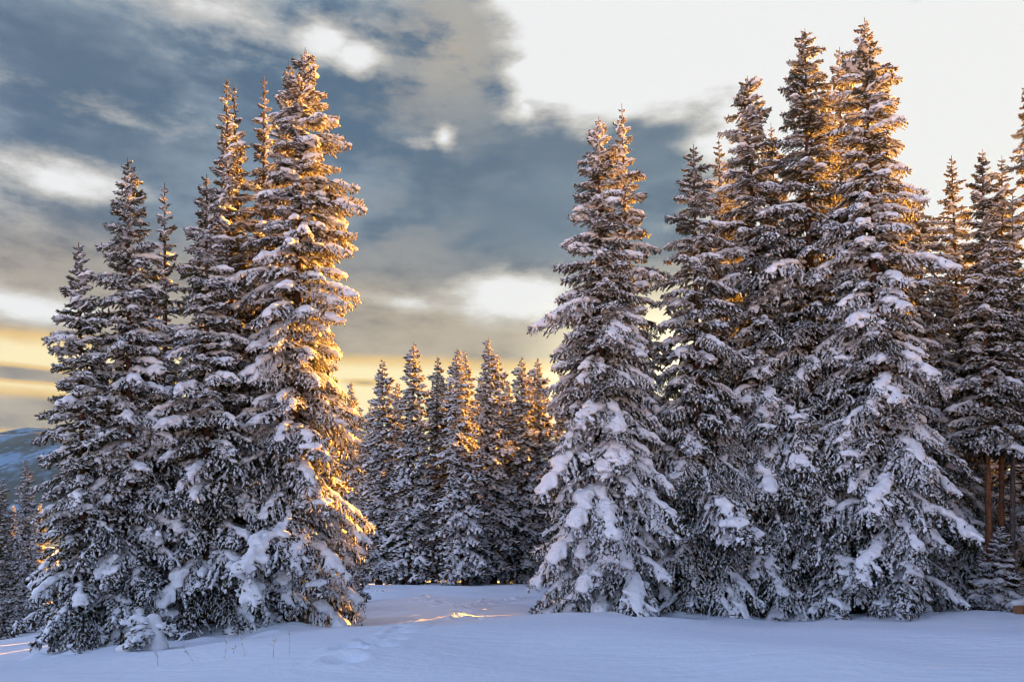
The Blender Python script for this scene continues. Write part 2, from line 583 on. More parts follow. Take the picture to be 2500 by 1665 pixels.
def remeshed(V, T, voxel, smooth=4):
    me = mesh_np('tmp', V, T, M_SNOW)
    ob = bpy.data.objects.new('tmp', me)
    col.objects.link(ob)
    md = ob.modifiers.new('r', 'REMESH'); md.mode = 'VOXEL'; md.voxel_size = voxel; md.use_smooth_shade = True
    ms = ob.modifiers.new('s', 'SMOOTH'); ms.factor = 0.5; ms.iterations = smooth
    dg_ = bpy.context.evaluated_depsgraph_get()
    ev = ob.evaluated_get(dg_)
    m2 = ev.to_mesh()
    m2.calc_loop_triangles()
    v = np.empty(len(m2.vertices) * 3, np.float32); m2.vertices.foreach_get('co', v)
    tr = np.empty(len(m2.loop_triangles) * 3, np.int32); m2.loop_triangles.foreach_get('vertices', tr)
    ev.to_mesh_clear()
    bpy.data.objects.remove(ob); bpy.data.meshes.remove(me)
    return v.reshape(-1, 3).astype(float), tr.reshape(-1, 3)

def make_bough(seed, L, W, rise, sag, load, lat_step, twig_len, twig_rad, hang, pad=True, detail=1.0):
    """a spruce bough along +x (z up): returns (needle V,T), (snow V,T)"""
    rng = np.random.default_rng(seed)
    u = np.linspace(0, 1, 14)
    wob = rng.normal(0, .02, 3)
    def axis(u):
        u = np.asarray(u, float)
        return np.stack([L * u * (1 - 0.10 * sag * u), L * (wob[0] * np.sin(u * 5) + wob[1] * u * u * 3),
                         L * (rise * u - sag * u ** 1.8) + L * 0.06 * np.maximum(u - .75, 0)], -1)
    A = axis(u)
    parts = [tube(A, (0.016 + 0.012 * L) * (1 - .85 * u) + .004, 4)]
    nl = max(6, int(L / lat_step))
    TP, TD, TL = [], [], []
    lat_lines = []
    for i in range(nl):
        uu = 0.10 + 0.9 * (i + rng.uniform(-.3, .3)) / nl
        uu = min(max(uu, .05), .99)
        side = 1 if i % 2 else -1
        shape = (min(1, (uu + .05) / .35) ** .7) * (1 - max(0, uu - .3) / .82)
        ll = W * max(shape, .12) * rng.uniform(.65, 1.15)
        p0 = axis(uu)
        ang = R(rng.uniform(42, 68)) * side
        tang = axis(min(uu + .02, 1)) - axis(uu - .02); tang /= np.linalg.norm(tang)
        d0 = np.array([math.cos(ang), math.sin(ang), 0]) + np.array([0, 0, tang[2]]) * .7
        hg = hang * rng.uniform(.5, 1.5)
        m = max(3, int(ll / (twig_len * .42)))
        ss = np.linspace(0, 1, m + 1)
        line = p0 + d0 * (ll * ss)[:, None] + np.array([0, 0, -1.0]) * (hg * ll * ss ** 1.7)[:, None]
        lat_lines.append(line)
        parts.append(tube(line, 0.009 * (1 - .7 * ss) + .003, 3))
        for j in range(1, m + 1):
            dd = line[j] - line[j - 1]; dd /= np.linalg.norm(dd)
            k2 = 2 if j < m else 3
            for q in range(int(k2)):
                an = rng.uniform(25, 60) * (1 if q % 2 else -1)
                if j == m and q == 2:
                    an = 0
                ca, sa = math.cos(R(an)), math.sin(R(an))
                dv = np.array([dd[0] * ca - dd[1] * sa, dd[0] * sa + dd[1] * ca, dd[2] + rng.normal(-.22 - hang * .35, .28)])
                TP.append(line[j] - dd * twig_len * .2); TD.append(dv); TL.append(twig_len * rng.uniform(.7, 1.3))
    # twigs along the main axis and its tip
    for i in range(int(L / twig_len * 1.6)):
        uu = rng.uniform(.1, 1) ; p0 = axis(uu)
        an = rng.uniform(-70, 70)
        TP.append(p0); TD.append(np.array([math.cos(R(an)), math.sin(R(an)), rng.normal(-.05, .35)])); TL.append(twig_len * rng.uniform(.7, 1.2))
    for i in range(int(len(lat_lines) * 1.5)):
        ln = lat_lines[rng.integers(0, len(lat_lines))]
        f = rng.uniform(.1, .95) * (len(ln) - 1); i0 = int(f)
        p0 = ln[i0] * (1 - f + i0) + ln[min(i0 + 1, len(ln) - 1)] * (f - i0)
        an = rng.uniform(-80, 80)
        TP.append(p0); TD.append(np.array([math.cos(R(an)), math.sin(R(an)), rng.uniform(.3, 1.1)])); TL.append(twig_len * rng.uniform(1.0, 1.6))
    n_poke = int(len(lat_lines) * 1.5)
    for an in (-30, -10, 12, 30):
        TP.append(axis(.97)); TD.append(np.array([math.cos(R(an)), math.sin(R(an)), rng.normal(.1, .2)])); TL.append(twig_len * 1.2)
    TP, TD, TL = np.array(TP), np.array(TD), np.array(TL)
    RD = twig_rad * rng.uniform(.8, 1.25, len(TL))
    tm = [twig_template(np.random.default_rng(seed * 7 + k)) for k in range(3)]
    which = rng.integers(0, 3, len(TL))
    for k in range(3):
        s = which == k
        parts.append(instance(tm[k], TP[s], TD[s], TL[s], RD[s]))
    needles = merge(parts)
    # snow caught on single twigs
    sp = []
    keep = rng.uniform(0, 1, len(TL)) < (0.42 + 0.25 * load)
    Pn = TP[keep] + np.array([0, 0, 1.0]) * (RD[keep] * .55)[:, None]
    Dn = TD[keep].copy()
    wid = RD[keep] * rng.uniform(.8, 1.35, keep.sum()) * (0.75 + .6 * load)
    sp.append(instance(cap_template(), Pn, Dn, TL[keep] * rng.uniform(.7, .98, keep.sum()), wid))
    # pillows of snow lying on the spray
    if pad and load > .15:
        B, S = [], []
        nb = int((4 + 22 * load) * max(1, L / 1.2))
        for i in range(nb):
            if rng.uniform() < .38:
                uu = rng.beta(2.0, 1.4); p = axis(uu); fall = 1 - .45 * abs(uu - .5); yw = rng.uniform(-.5, .5)
            else:
                ln = lat_lines[rng.integers(0, len(lat_lines))]; s_ = rng.uniform(.1, .95)
                f = s_ * (len(ln) - 1); i0 = int(f); p = ln[i0] * (1 - f + i0) + ln[min(i0 + 1, len(ln) - 1)] * (f - i0); fall = 1 - .5 * s_
                yw = math.atan2(ln[-1][1] - ln[0][1], ln[-1][0] - ln[0][0])
            r0 = (0.045 + 0.024 * L) * (0.6 + .6 * load) * fall * rng.uniform(.6, 1.35)
            B.append(p + np.array([0, 0, r0 * .35])); S.append((r0 * rng.uniform(1.2, 2.2), r0 * rng.uniform(.8, 1.2), r0 * rng.uniform(.6, .9), yw))
        if load > .7:
            for i in range(int(1 + 2.2 * load)):
                uu = rng.uniform(.3, .92); p = axis(uu)
                r0 = (0.05 + 0.04 * L) * rng.uniform(.6, 1.25) * (1.1 if load > .9 else .85)
                B.append(p + np.array([0, rng.normal(0, .10 * L * (1 - uu)), r0 * .40])); S.append((r0 * rng.uniform(1.2, 1.8), r0 * rng.uniform(1.0, 1.4), r0 * rng.uniform(.75, 1.0), rng.uniform(-.5, .5)))
        iv, it = ico()
        pv, pt = [], []
        for k, (p, s_) in enumerate(zip(B, S)):
            yaw = s_[3] + rng.uniform(-.3, .3)
            cs, sn = math.cos(yaw), math.sin(yaw)
            q = iv * np.array(s_[:3])
            q = np.stack([q[:, 0] * cs - q[:, 1] * sn, q[:, 0] * sn + q[:, 1] * cs, q[:, 2]], 1)
            slope = rise - 1.8 * sag * (p[0] / L) ** .8
            q[:, 2] += q[:, 0] * slope * .8
            pv.append(q + p); pt.append(it + k * len(iv))
        vox = max(0.026, 0.014 * L + .012) / detail
        rv, rt = remeshed(np.concatenate(pv), np.concatenate(pt), vox, 5)
        # crumble the surface a little
        ph = rng.uniform(0, 6, 3)
        am = 0.016 + .006 * L
        for fr, ak in ((11.0, 1.0), (19.0, .7), (37.0, .45)):
            q3 = rv @ np.linalg.qr(rng.normal(size=(3, 3)))[0] * fr
            rv = rv + am * ak * np.stack([np.sin(q3[:, 1] + ph[0]) * np.cos(q3[:, 2]), np.sin(q3[:, 2] + ph[1]) * np.cos(q3[:, 0]), .8 * np.sin(q3[:, 0] + ph[2]) * np.cos(q3[:, 1])], 1)
        sp.append((rv, rt))
    return needles, (*merge(sp), len(sp[0][1]))

CLASSES = {  # L, W, rise, sag, lateral step, twig length, twig radius, hang
    'large': (2.3, 0.80, 0.06, 0.40, 0.072, 0.105, 0.0165, 0.50),
    'middle': (1.45, 0.55, 0.14, 0.36, 0.062, 0.096, 0.016, 0.40),
    'small': (0.80, 0.34, 0.30, 0.36, 0.054, 0.088, 0.0155, 0.30),
    'tip': (0.40, 0.17, 0.50, 0.30, 0.055, 0.085, 0.018, 0.20),
}
LOADS = (0.12, 0.35, 0.6, 0.85, 1.0)
BOUGH = {}
sd = 100
for cname, (L, W, ri, sg, ls, tl, trd, hg) in CLASSES.items():
    for li, load in enumerate(LOADS):
        for rep in range(2):
            sd += 1
            k = 1.0 if rep == 0 else 1.25
            n_, s_ = make_bough(sd, L, W, ri * (1.1 if rep else .9), sg * k, load, ls, tl, trd, hg * k)
            BOUGH[(cname, li, rep)] = (mesh_np('bough', *n_, M_NEEDLE, smooth=False), mesh_np('bough_snow', s_[0], s_[1], M_SNOW, True, M_PILLOW, s_[2]), L, n_, s_)
print('bough tris', {k: (len(v[3][1]), len(v[4][1])) for k, v in BOUGH.items() if k[2] == 0}, sum(len(v[3][1]) + len(v[4][1]) for v in BOUGH.values()))

def pick_class(ln):
    return 'large' if ln > 1.75 else 'middle' if ln > 1.05 else 'small' if ln > .55 else 'tip'

def tree_plan(rng, H, Rm, power, load, n, bare=0.03, ragged=.2, droop=1.0):
    """positions of boughs: (z, azimuth, length, class, load index, rep, pitch)"""
    res = []
    az = rng.uniform(0, 6.28)
    # spacing so that boughs per height follow the crown's radius
    s = np.linspace(0.014, 1 - bare, 400)
    r = np.clip(s, 0, 1) ** power
    dens = 1.0 + r + 0.9 * np.exp(-s / .06)
    cum = np.cumsum(dens); cum /= cum[-1]
    phase = rng.uniform(0, 6.28, 4)
    for i in range(n):
        f = (i + rng.uniform(.1, .9)) / n
        si = float(np.interp(f, cum, s))
        az += 2.39996 + rng.normal(0, .25)
        lump = 1 + ragged * (.6 * math.sin(si * 21 + 2 * math.sin(az) + phase[0]) + .6 * math.sin(si * 39 + phase[1] + az) + .5 * rng.normal())
        prof = Rm * (0.02 + .98 * si ** power)
        if si < .10:
            prof *= (si / .10) ** .3
        if si > .9:
            prof *= 1 - 1.2 * (si - .9)
        ln = max(.13, prof * lump * rng.uniform(.66, 1.12) * (1.2 if rng.uniform() < .06 else 1.0))
        z = H * (1 - si)
        cl = pick_class(ln)
        ld = load + rng.normal(0, .2) + .26 * math.sin(z * 1.3 + 2.1 * az + phase[2]) + .16 * math.sin(z * .55 - az + phase[3])
        li = int(np.clip(round(ld * 4), 0, 4))
        # higher boughs reach up, lower ones hang
        pitch = 0.30 * (1 - si) ** 2 - 0.22 * si * droop + rng.normal(0, .07)
        res.append((z, az, ln, cl, li, int(rng.integers(0, 2)), pitch))
    return res

def mat_bough(z, az, ln, L0, pitch, roll, off):
    s = ln / L0
    M = Matrix.Translation((math.cos(az) * off, math.sin(az) * off, z)) @ Matrix.Rotation(az, 4, 'Z') @ Matrix.Rotation(-pitch, 4, 'Y') @ Matrix.Rotation(roll, 4, 'X')
    return M @ Matrix.Diagonal((s, s * .9 + .1, s, 1))

def trunk_mesh(rng, H, rad, name, mat, sides=9):
    m = 16
    u = np.linspace(0, 1, m)
    wob = np.cumsum(rng.normal(0, .012, (m, 2)), 0) * H * .02
    P = np.stack([wob[:, 0] * np.sin(u * math.pi), wob[:, 1] * np.sin(u * math.pi), u * H - .25 * (u == 0)], 1)
    rr = rad * (1 - u) ** .85 + .009 + rad * .35 * np.exp(-u * 40)
    V, T = tube(P, rr, sides)
    return mesh_np(name, V, T, mat)

TREES = []
def tree_frame(bx, d, tx, ty, dy=0.0):
    # base on the ground under pixel column bx at distance d; top at pixel (tx, ty)
    g = -0.5
    for _ in range(6):
        zc = d * cP + (g - CAM_Z) * sP
        x = (bx - CX) / F_PX * zc
        g = gz(x, d)
    base = Vector((x, d, g))
    top = Vector(at(tx, ty, d))
    v = top - base
    return base, v.length, Vector((0, 0, 1)).rotation_difference(v)

def spruce(name, label, group, bx, d, tx, ty, Rm, power=0.75, load=.5, n=170, bare=.03, ragged=.16, seed=1, bark=None, trunk_r=None, droop=1.0):
    rng = np.random.default_rng(seed)
    base, H, q = tree_frame(bx, d, tx, ty)
    e = bpy.data.objects.new(name, None)
    e.empty_display_size = .3
    e.location = base
    e.rotation_mode = 'QUATERNION'
    e.rotation_quaternion = q
    e['label'] = label; e['category'] = 'spruce tree'; e['group'] = group
    col.objects.link(e)
    link('trunk', trunk_mesh(rng, H, trunk_r or (0.0105 * H), 'trunk', bark or M_BARK), e)
    if bare > .2:
        for k in range(22):
            z = H * bare * rng.uniform(.12, 1.05); az = rng.uniform(0, 6.28); ln = rng.uniform(.25, 1.1)
            P = np.array([(0, 0, 0), (ln * .5, rng.normal(0, .05), -.06 * ln), (ln, rng.normal(0, .1), -ln * rng.uniform(.15, .5))])
            Vd, Td = tube(P, [.016, .010, .004], 4)
            db_ = link('dead_branch', mesh_np('dead_branch', Vd, Td, M_BARK_GREY), e)
            db_.location = (0, 0, z); db_.rotation_euler = (0, 0, az)
    for (z, az, ln, cl, li, rep, pitch) in tree_plan(rng, H, Rm, power, load, n, bare, ragged, droop):
        nm, sm, L0, _, _ = BOUGH[(cl, li, rep)]
        b = bpy.data.objects.new('bough', nm)
        b.parent = e
        b.matrix_local = mat_bough(z, az, ln, L0, pitch, rng.normal(0, .12), 0.0)
        col.objects.link(b)
        s = bpy.data.objects.new('snow', sm)
        s.parent = b
        s['kind'] = 'stuff'
        col.objects.link(s)
    return e


# ------------------------------------------------------------------ crowns of the farther trees (one mesh per kind, shared)
FAR = {}
def far_bough(seed, L, load):
    return make_bough(seed, L, L * .36, .10, .40, load, .20, .24, .050, .45, True, .55)
def make_far_crown(key, H, Rm, power, load, n, seed):
    rng = np.random.default_rng(seed)
    protos = {}
    for cl, L in (('large', 2.0), ('middle', 1.35), ('small', .8), ('tip', .45)):
        protos[cl] = [(L, *far_bough(seed * 50 + k, L, min(1, max(.2, load + .25 * (k - 1))))) for k in range(3)]
    nv, sv = [], []
    for (z, az, ln, cl, li, rep, pitch) in tree_plan(rng, H, Rm, power, load, n, .04, .18):
        L0, nn, ss_ = protos[cl][int(rng.integers(0, 3))]
        M = np.array(mat_bough(z, az, ln, L0, pitch, rng.normal(0, .12), 0))
        nv.append((nn[0] @ M[:3, :3].T + M[:3, 3], nn[1])); sv.append((ss_[0] @ M[:3, :3].T + M[:3, 3], ss_[1]))
    a_, b2 = merge(nv), merge(sv)
    FAR[key] = (mesh_np('crown', *a_, M_NEEDLE, smooth=False), mesh_np('crown_snow', *b2, M_SNOW), trunk_mesh(rng, H, .16, 'trunk', M_BARK), H)
    print('far crown', key, len(a_[1]), len(b2[1]))
make_far_crown('slim', 16.0, 1.6, .62, .95, 150, 31)
make_far_crown('broad', 16.0, 2.0, .66, .9, 165, 32)
make_far_crown('sparse', 16.0, 1.55, .66, .5, 140, 33)

def far_spruce(label, group, bx, d, tx, ty, kind, seed, wide=1.0):
    base, H, q = tree_frame(bx, d, tx, ty)
    cm, sm, tm, H0 = FAR[kind]
    e = bpy.data.objects.new('spruce_tree', None)
    e.empty_display_size = .3
    e.location = base
    e.rotation_mode = 'QUATERNION'
    e.rotation_quaternion = q @ Quaternion((0, 0, 1), random.Random(seed).uniform(0, 6.28))
    k = H / H0
    e.scale = (k * wide, k * wide, k)
    e['label'] = label; e['category'] = 'spruce tree'; e['group'] = group
    col.objects.link(e)
    link('trunk', tm, e)
    c_ = link('crown', cm, e)
    link('snow', sm, c_)
    return e

# ------------------------------------------------------------------ the stand of spruces beside the clearing's left edge
GL, GR, GM, GB = 'tall spruces of the stand left of the clearing', 'tall spruces of the stand right of the clearing', 'spruces along the far edge of the clearing', 'spruces deeper in the forest'
S = 'spruce_tree'
spruce(S, 'short spruce at the outer left end of the left stand, with darker lower boughs', GL, 205, 19, 192, 592, 1.40, 0.58, .40, 166, seed=1)
spruce(S, 'snowy spruce with a lone pointed top, second from the left in the left stand', GL, 318, 19.8, 312, 385, 1.85, 0.63, .55, 217, seed=2)
spruce(S, 'thin gold-lit spire leaning behind the pointed spruce of the left stand', GL, 405, 22.5, 402, 447, 1.75, 0.79, .6, 153, seed=3, ragged=.25)
spruce(S, 'low-topped spruce in the middle of the left stand, below the twin spires', GL, 505, 20.5, 505, 425, 1.78, 0.58, .5, 192, seed=4)
spruce(S, 'slim dark spire, left one of the close twin tops in the left stand', GL, 575, 22.5, 553, 192, 1.84, 0.74, .45, 217, seed=5)
spruce(S, 'slim gold-edged spire, right one of the close twin tops in the left stand', GL, 606, 23.5, 571, 207, 1.72, 0.74, .5, 192, seed=6)
spruce(S, 'spire standing alone between the twin tops and the tallest spruce of the left stand', GL, 655, 24.0, 645, 187, 1.72, 0.70, .5, 192, seed=7)
spruce(S, 'shorter top pressed against the left side of the tallest left stand spruce', GL, 690, 23.0, 706, 150, 1.95, 0.60, .6, 192, seed=8)
tall = spruce(S, 'tallest spruce of the left stand with thick snow and glowing right flank', GL, 705, 21.5, 745, 117, 2.40, 0.57, .64, 268, seed=9, ragged=.22)
# its long boughs reaching out over the clearing
for k, (yy, ln, az) in enumerate([(270, 1.05, .1), (352, 1.45, -.15), (405, 1.1, .3), (462, 1.65, -.05), (492, 1.75, .2), (520, 1.95, -.2), (590, 1.6, .05), (640, 1.7, -.35)]):
    nm, sm, L0, _, _ = BOUGH[('middle', 1 + k % 2, k % 2)]
    b = link('bough', nm, tall)
    b.matrix_local = mat_bough((1530 - yy) / 1413.0 * 15.9, az, ln, L0, .22 - .02 * k, .05 * (k % 3 - 1), 0)
    link('snow', sm, b)['kind'] = 'stuff'

# right stand
spruce(S, 'broad snow-heavy spruce standing out in front at the right edge of the clearing', GR, 1470, 23.5, 1462, 285, 2.55, 0.61, .66, 280, seed=11, ragged=.15)
spruce(S, 'gold-lit spruce with a crooked top just behind the broad front spruce', GR, 1555, 26, 1518, 253, 2.44, 0.74, .66, 192, seed=12, ragged=.25)
spruce(S, 'dark narrow spruce right beside the gold-lit crooked one, lowest top there', GR, 1705, 25.0, 1693, 352, 2.34, 0.54, .40, 220, seed=13)
spruce(S, 'thin golden top peeking out between the dark narrow spruce and a blunt one', GR, 1770, 28, 1755, 335, 2.10, 0.60, .5, 175, seed=14)
spruce(S, 'blunt-topped spruce with glowing right flank left of the dark peaked one', GR, 1872, 26.0, 1825, 187, 2.56, 0.48, .45, 264, seed=15)
spruce(S, 'dark tall peaked spruce, second tallest of the right stand', GR, 1995, 25.5, 1965, 70, 2.67, 0.50, .32, 290, seed=16)
spruce(S, 'golden top tucked in directly left of the tallest right stand spruce', GR, 2075, 28.5, 2050, 115, 2.48, 0.52, .5, 220, seed=17)
spruce(S, 'shoulder-high top leaning on the right side of the blunt-topped spruce', GR, 1925, 27.6, 1882, 300, 1.9, 0.58, .45, 190, seed=25)
spruce(S, 'thin golden top just right of the dark narrow spruce, below the blunt one', GR, 1800, 29.0, 1783, 400, 1.8, 0.6, .45, 150, seed=26)
spruce(S, 'frosted spruce filling the space behind the right shoulder of the tallest right one', GR, 2225, 27.0, 2190, 400, 1.8, 0.6, .5, 160, seed=27)
spruce(S, 'tallest spruce of the right stand with wide snow-draped front boughs', GR, 2165, 24.3, 2110, 43, 2.59, 0.56, .62, 280, seed=18, ragged=.2)
spruce(S, 'lower spruce half hidden along the right flank of the tallest right one', GR, 2285, 28, 2240, 470, 2.30, 0.48, .5, 219, seed=19)
spruce(S, 'slender round-tipped spruce across the bright gap from the tallest right one', GR, 2365, 28.5, 2323, 380, 1.73, 0.56, .40, 207, seed=20, bare=.12)
spruce(S, 'slender spruce with bare red-brown lower trunk near the right edge', GR, 2419, 25.8, 2398, 365, 1.73, 0.56, .42, 175, seed=21, bare=.34, bark=M_BARK_RED, trunk_r=.105)
spruce(S, 'slender spruce with dark reddish bare trunk behind the red-brown one', GR, 2444, 26.9, 2446, 380, 1.67, 0.56, .42, 160, seed=22, bare=.33, bark=M_BARK_RED, trunk_r=.105)
spruce(S, 'thin grey-barked spruce with a long bare trunk closest to the right edge', GR, 2472, 26.2, 2472, 470, 1.5, 0.7, .4, 90, seed=24, bare=.37, bark=M_BARK_GREY, trunk_r=.085)
spruce(S, 'tall spruce cut off by the right edge of the view', GR, 2660, 26.5, 2502, 205, 2.32, 0.60, .45, 204, seed=23)

# far edge of the clearing
mid = [
 ('small dark spruce tip left of the row beyond the clearing', 900, 75, 905, 985, 'slim', 1.0),
 ('leftmost full-height spruce of the row beyond the clearing', 925, 66, 935, 875, 'slim', 1.05),
 ('sharp tall spruce, second from the left in the row beyond the clearing', 1003, 64, 1010, 835, 'slim', 1.05),
 ('shorter spruce between the sharp one and the white front one beyond the clearing', 1060, 70, 1068, 870, 'sparse', 1.1),
 ('whitest spruce, standing foremost in the row beyond the clearing', 1135, 62, 1115, 848, 'broad', 0.95),
 ('thin golden tip right behind the whitest spruce beyond the clearing', 1140, 72, 1136, 855, 'slim', 0.9),
 ('tallest broad-topped spruce in the row beyond the clearing', 1205, 66, 1192, 823, 'broad', 0.9),
 ('golden tip hugging the right side of the tallest one beyond the clearing', 1228, 70, 1215, 862, 'slim', 0.9),
 ('narrow spruce in the gap beside the broad front spruce beyond the clearing', 1280, 68, 1273, 870, 'slim', 1.0),
 ('low narrow tip second from the front spruce in the gap beyond the clearing', 1302, 72, 1292, 900, 'sparse', 1.0),
 ('narrow tip touching the broad front spruce in the row beyond the clearing', 1325, 70, 1312, 872, 'slim', 1.0),
]
for i, (lb, bx, d, tx, ty, kd, wd) in enumerate(mid):
    far_spruce(lb, GM, bx, d, tx, ty, kd, 40 + i, wd * 1.25)
back = [
 ('lower spruce tucked behind the right foot of the tallest left stand spruce', 850, 42, 858, 930, 'broad', .95),
 ('dark spruce at the left edge of the view below the hazy mountain', 5, 34, 5, 1165, 'sparse', 1.3),
 ('snowy spruce just left of the left stand below the hazy mountain', 60, 37, 64, 1118, 'broad', 1.0),
 ('spruce cut off by the left edge of the view', -60, 36, -50, 1130, 'broad', 1.0),
 ('spruce hidden deep behind the left stand, between the pointed spruce and gold spire', 360, 31, 365, 720, 'broad', 1.0),
 ('spruce hidden deep behind the left stand under the twin spires', 520, 32, 530, 640, 'broad', 1.0),
 ('spruce hidden deep behind the tallest left stand spruce', 760, 33, 770, 660, 'broad', 1.0),
 ('spruce hidden deep behind the outer end of the left stand', 240, 30, 245, 860, 'broad', 1.0),
 ('dim spruce deep behind the gap right of the broad front spruce', 1620, 36, 1615, 1010, 'sparse', 1.1),
 ('dim spruce deep behind the dark narrow right stand spruce', 1740, 38, 1735, 860, 'sparse', 1.1),
 ('dim spruce deep behind the blunt-topped right stand spruce', 1850, 36, 1845, 800, 'broad', 1.1),
 ('dim spruce deep behind the second tallest right stand spruce', 1960, 38, 1950, 780, 'broad', 1.1),
 ('dim spruce deep behind the tallest right stand spruce', 2110, 36, 2100, 760, 'broad', 1.1),
 ('dim spruce in the shade between the tallest right spruce and the bare trunks', 2320, 38, 2290, 860, 'broad', 1.1),
 ('dim spruce in the shade behind the bare trunks', 2420, 36, 2390, 800, 'sparse', 1.2),
 ('dim spruce in the shade behind the right edge trunks', 2520, 34, 2490, 760, 'broad', 1.65),
]
back += [
 ('low shade-casting spruce added behind the right side of the foot of the broad front spruce', 1495, 32, 1494, 1170, 'broad', 2.4),  # low spruces added here to keep sun streaks off the clearing
 ('low shade-casting spruce added behind the left side of the foot of the broad front spruce', 1429, 33.5, 1428, 1150, 'broad', 2.4),
 ('low shade-casting spruce added deeper behind the foot of the broad front spruce, middle row', 1474, 41.5, 1472, 1140, 'broad', 2.4),
 ('low shade-casting spruce added deeper behind the foot of the broad front spruce, last row', 1502, 44.5, 1500, 1140, 'broad', 2.4),
 ('full shade-casting spruce added just past the right edge, between its first and second rows', 2797, 27, 2760, 560, 'broad', 1.7),  # out of view, added to close a sun leak onto the foreground
 ('low added shade-casting spruce tucked right behind the foot of the broad front spruce, nearest', 1470, 37, 1468, 1130, 'broad', 2.3),  # this low group is added to shade the clearing
 ('low added shade-casting spruce tucked behind the foot of the crooked gold-lit spruce', 1551, 40, 1548, 1120, 'broad', 2.3),
 ('low added shade-casting spruce tucked right behind the foot of the broad front spruce, farther', 1500, 42.5, 1497, 1120, 'broad', 2.3),
 ('low added shade-casting spruce standing in the gap between the crooked and the dark narrow spruce', 1605, 45, 1602, 1130, 'broad', 1.6),
 ('small spruce on the slope under the mountain, left of the left stand', 30, 52, 32, 1230, 'broad', 1.3),
 ('small spruce on the slope under the mountain, touching the left stand', 95, 56, 96, 1225, 'broad', 1.3),
 ('small spruce on the slope under the mountain, at the left edge of the view', -15, 58, -14, 1240, 'slim', 1.5),
 ('unseen shade-casting spruce added past the right edge of the view, first beside the foreground snow', 3150, 14.5, 3080, 420, 'broad', 1.65),  # unseen row added so that the foreground lies in shade
 ('unseen shade-casting spruce added past the right edge of the view, second from the foreground snow', 2950, 17.5, 2890, 420, 'broad', 1.65),
 ('unseen shade-casting spruce added past the right edge of the view, third from the foreground snow', 2860, 21.0, 2810, 480, 'broad', 1.65),
 ('unseen shade-casting spruce added past the right edge of the view, fourth from the foreground snow', 2830, 24.5, 2780, 540, 'broad', 1.65),
 ('unseen shade-casting spruce added past the right edge of the view, farthest from the foreground snow', 2700, 28.0, 2660, 560, 'broad', 1.65),
 ('distant added shade-casting spruce low behind the left flank of the broad front spruce', 1425, 50, 1420, 760, 'broad', 1.3),  # added wall, shades the clearing and the far-left trees
 ('distant added shade-casting spruce low behind the crooked gold-lit spruce', 1495, 51, 1490, 700, 'broad', 1.3),
 ('shade-casting spruce added in the second row past the right edge, nearest', 2650, 29.5, 2620, 620, 'broad', 1.3),  # second row added to stop sun slipping through to the foreground
 ('shade-casting spruce added in the second row past the right edge, middle', 2610, 32.5, 2590, 640, 'broad', 1.3),
 ('shade-casting spruce added in the second row past the right edge, farthest', 2570, 36, 2555, 660, 'broad', 1.3),
 ('shade-casting spruce added between clearing and right stand hidden by the front spruce, nearest', 1450, 55, 1446, 900, 'broad', 1.3),  # hidden spruces added to keep sun off the far-left trees
 ('shade-casting spruce added between clearing and right stand hidden by the front spruce, middle', 1478, 57.5, 1474, 880, 'broad', 1.3),
 ('shade-casting spruce added between clearing and right stand hidden by the front spruce, farthest', 1515, 60, 1511, 880, 'broad', 1.3),
 ('added shade-casting spruce hidden behind the right half of the broad front spruce, nearer', 1500, 61.5, 1497, 850, 'broad', 1.3),
 ('added shade-casting spruce hidden behind the right half of the broad front spruce, farther', 1532, 63.5, 1529, 850, 'broad', 1.3),
 ('young distant spruce added for shade deep behind the left foot of the broad front spruce', 1440, 76, 1436, 1150, 'broad', 1.8),  # added blockers, shade the lower part of the far row
 ('young distant spruce added for shade deep behind the right foot of the broad front spruce', 1505, 73, 1500, 1120, 'broad', 1.8),
 ('young distant spruce added for shade deep in the gap right of the broad front spruce', 1570, 78, 1565, 1140, 'broad', 1.8),
 ('young distant spruce added for shade deep behind the foot of the dark narrow right spruce', 1640, 82, 1634, 1120, 'broad', 1.8),
 ('distant spruce low between the dark narrow and the blunt-topped right spruce', 1745, 72, 1738, 880, 'broad', 1.3),
 ('distant spruce low between the two tallest right stand spruces', 1960, 72, 1950, 880, 'broad', 1.3),
 ('distant added shade-casting spruce low in the gap right of the crooked gold-lit spruce', 1565, 53, 1558, 930, 'broad', 1.2),  # added, belongs to the wall that shades the clearing
 ('distant spruce low behind the foot of the dark narrow right spruce', 1715, 62, 1705, 800, 'broad', 1.3),
 ('distant spruce low behind the blunt-topped right stand spruce', 1790, 60, 1780, 880, 'slim', 1.4),
 ('distant spruce low behind the second tallest right stand spruce', 1900, 64, 1890, 900, 'broad', 1.3),
 ('distant spruce low behind the left flank of the tallest right spruce', 2020, 60, 2005, 860, 'broad', 1.3),
 ('distant spruce low behind the right flank of the tallest right spruce', 2230, 58, 2215, 840, 'broad', 1.3),
 ('distant spruce low behind the slender round-tipped spruce', 2370, 60, 2350, 820, 'broad', 1.3),
 ('distant spruce behind the gap between the front spruce and the far row', 1380, 76, 1372, 905, 'broad', 1.2),
 ('distant spruce seen low between the left two far row spruces', 965, 82, 972, 930, 'broad', 1.2),
 ('distant spruce seen low behind the middle of the far row', 1095, 84, 1098, 915, 'broad', 1.2),
 ('distant spruce seen low behind the right half of the far row', 1175, 86, 1172, 925, 'broad', 1.2),
 ('distant spruce seen low at the right end of the far row', 1245, 84, 1240, 930, 'broad', 1.2),
 ('distant spruce seen low at the left end of the far row', 870, 80, 876, 990, 'broad', 1.2),
]
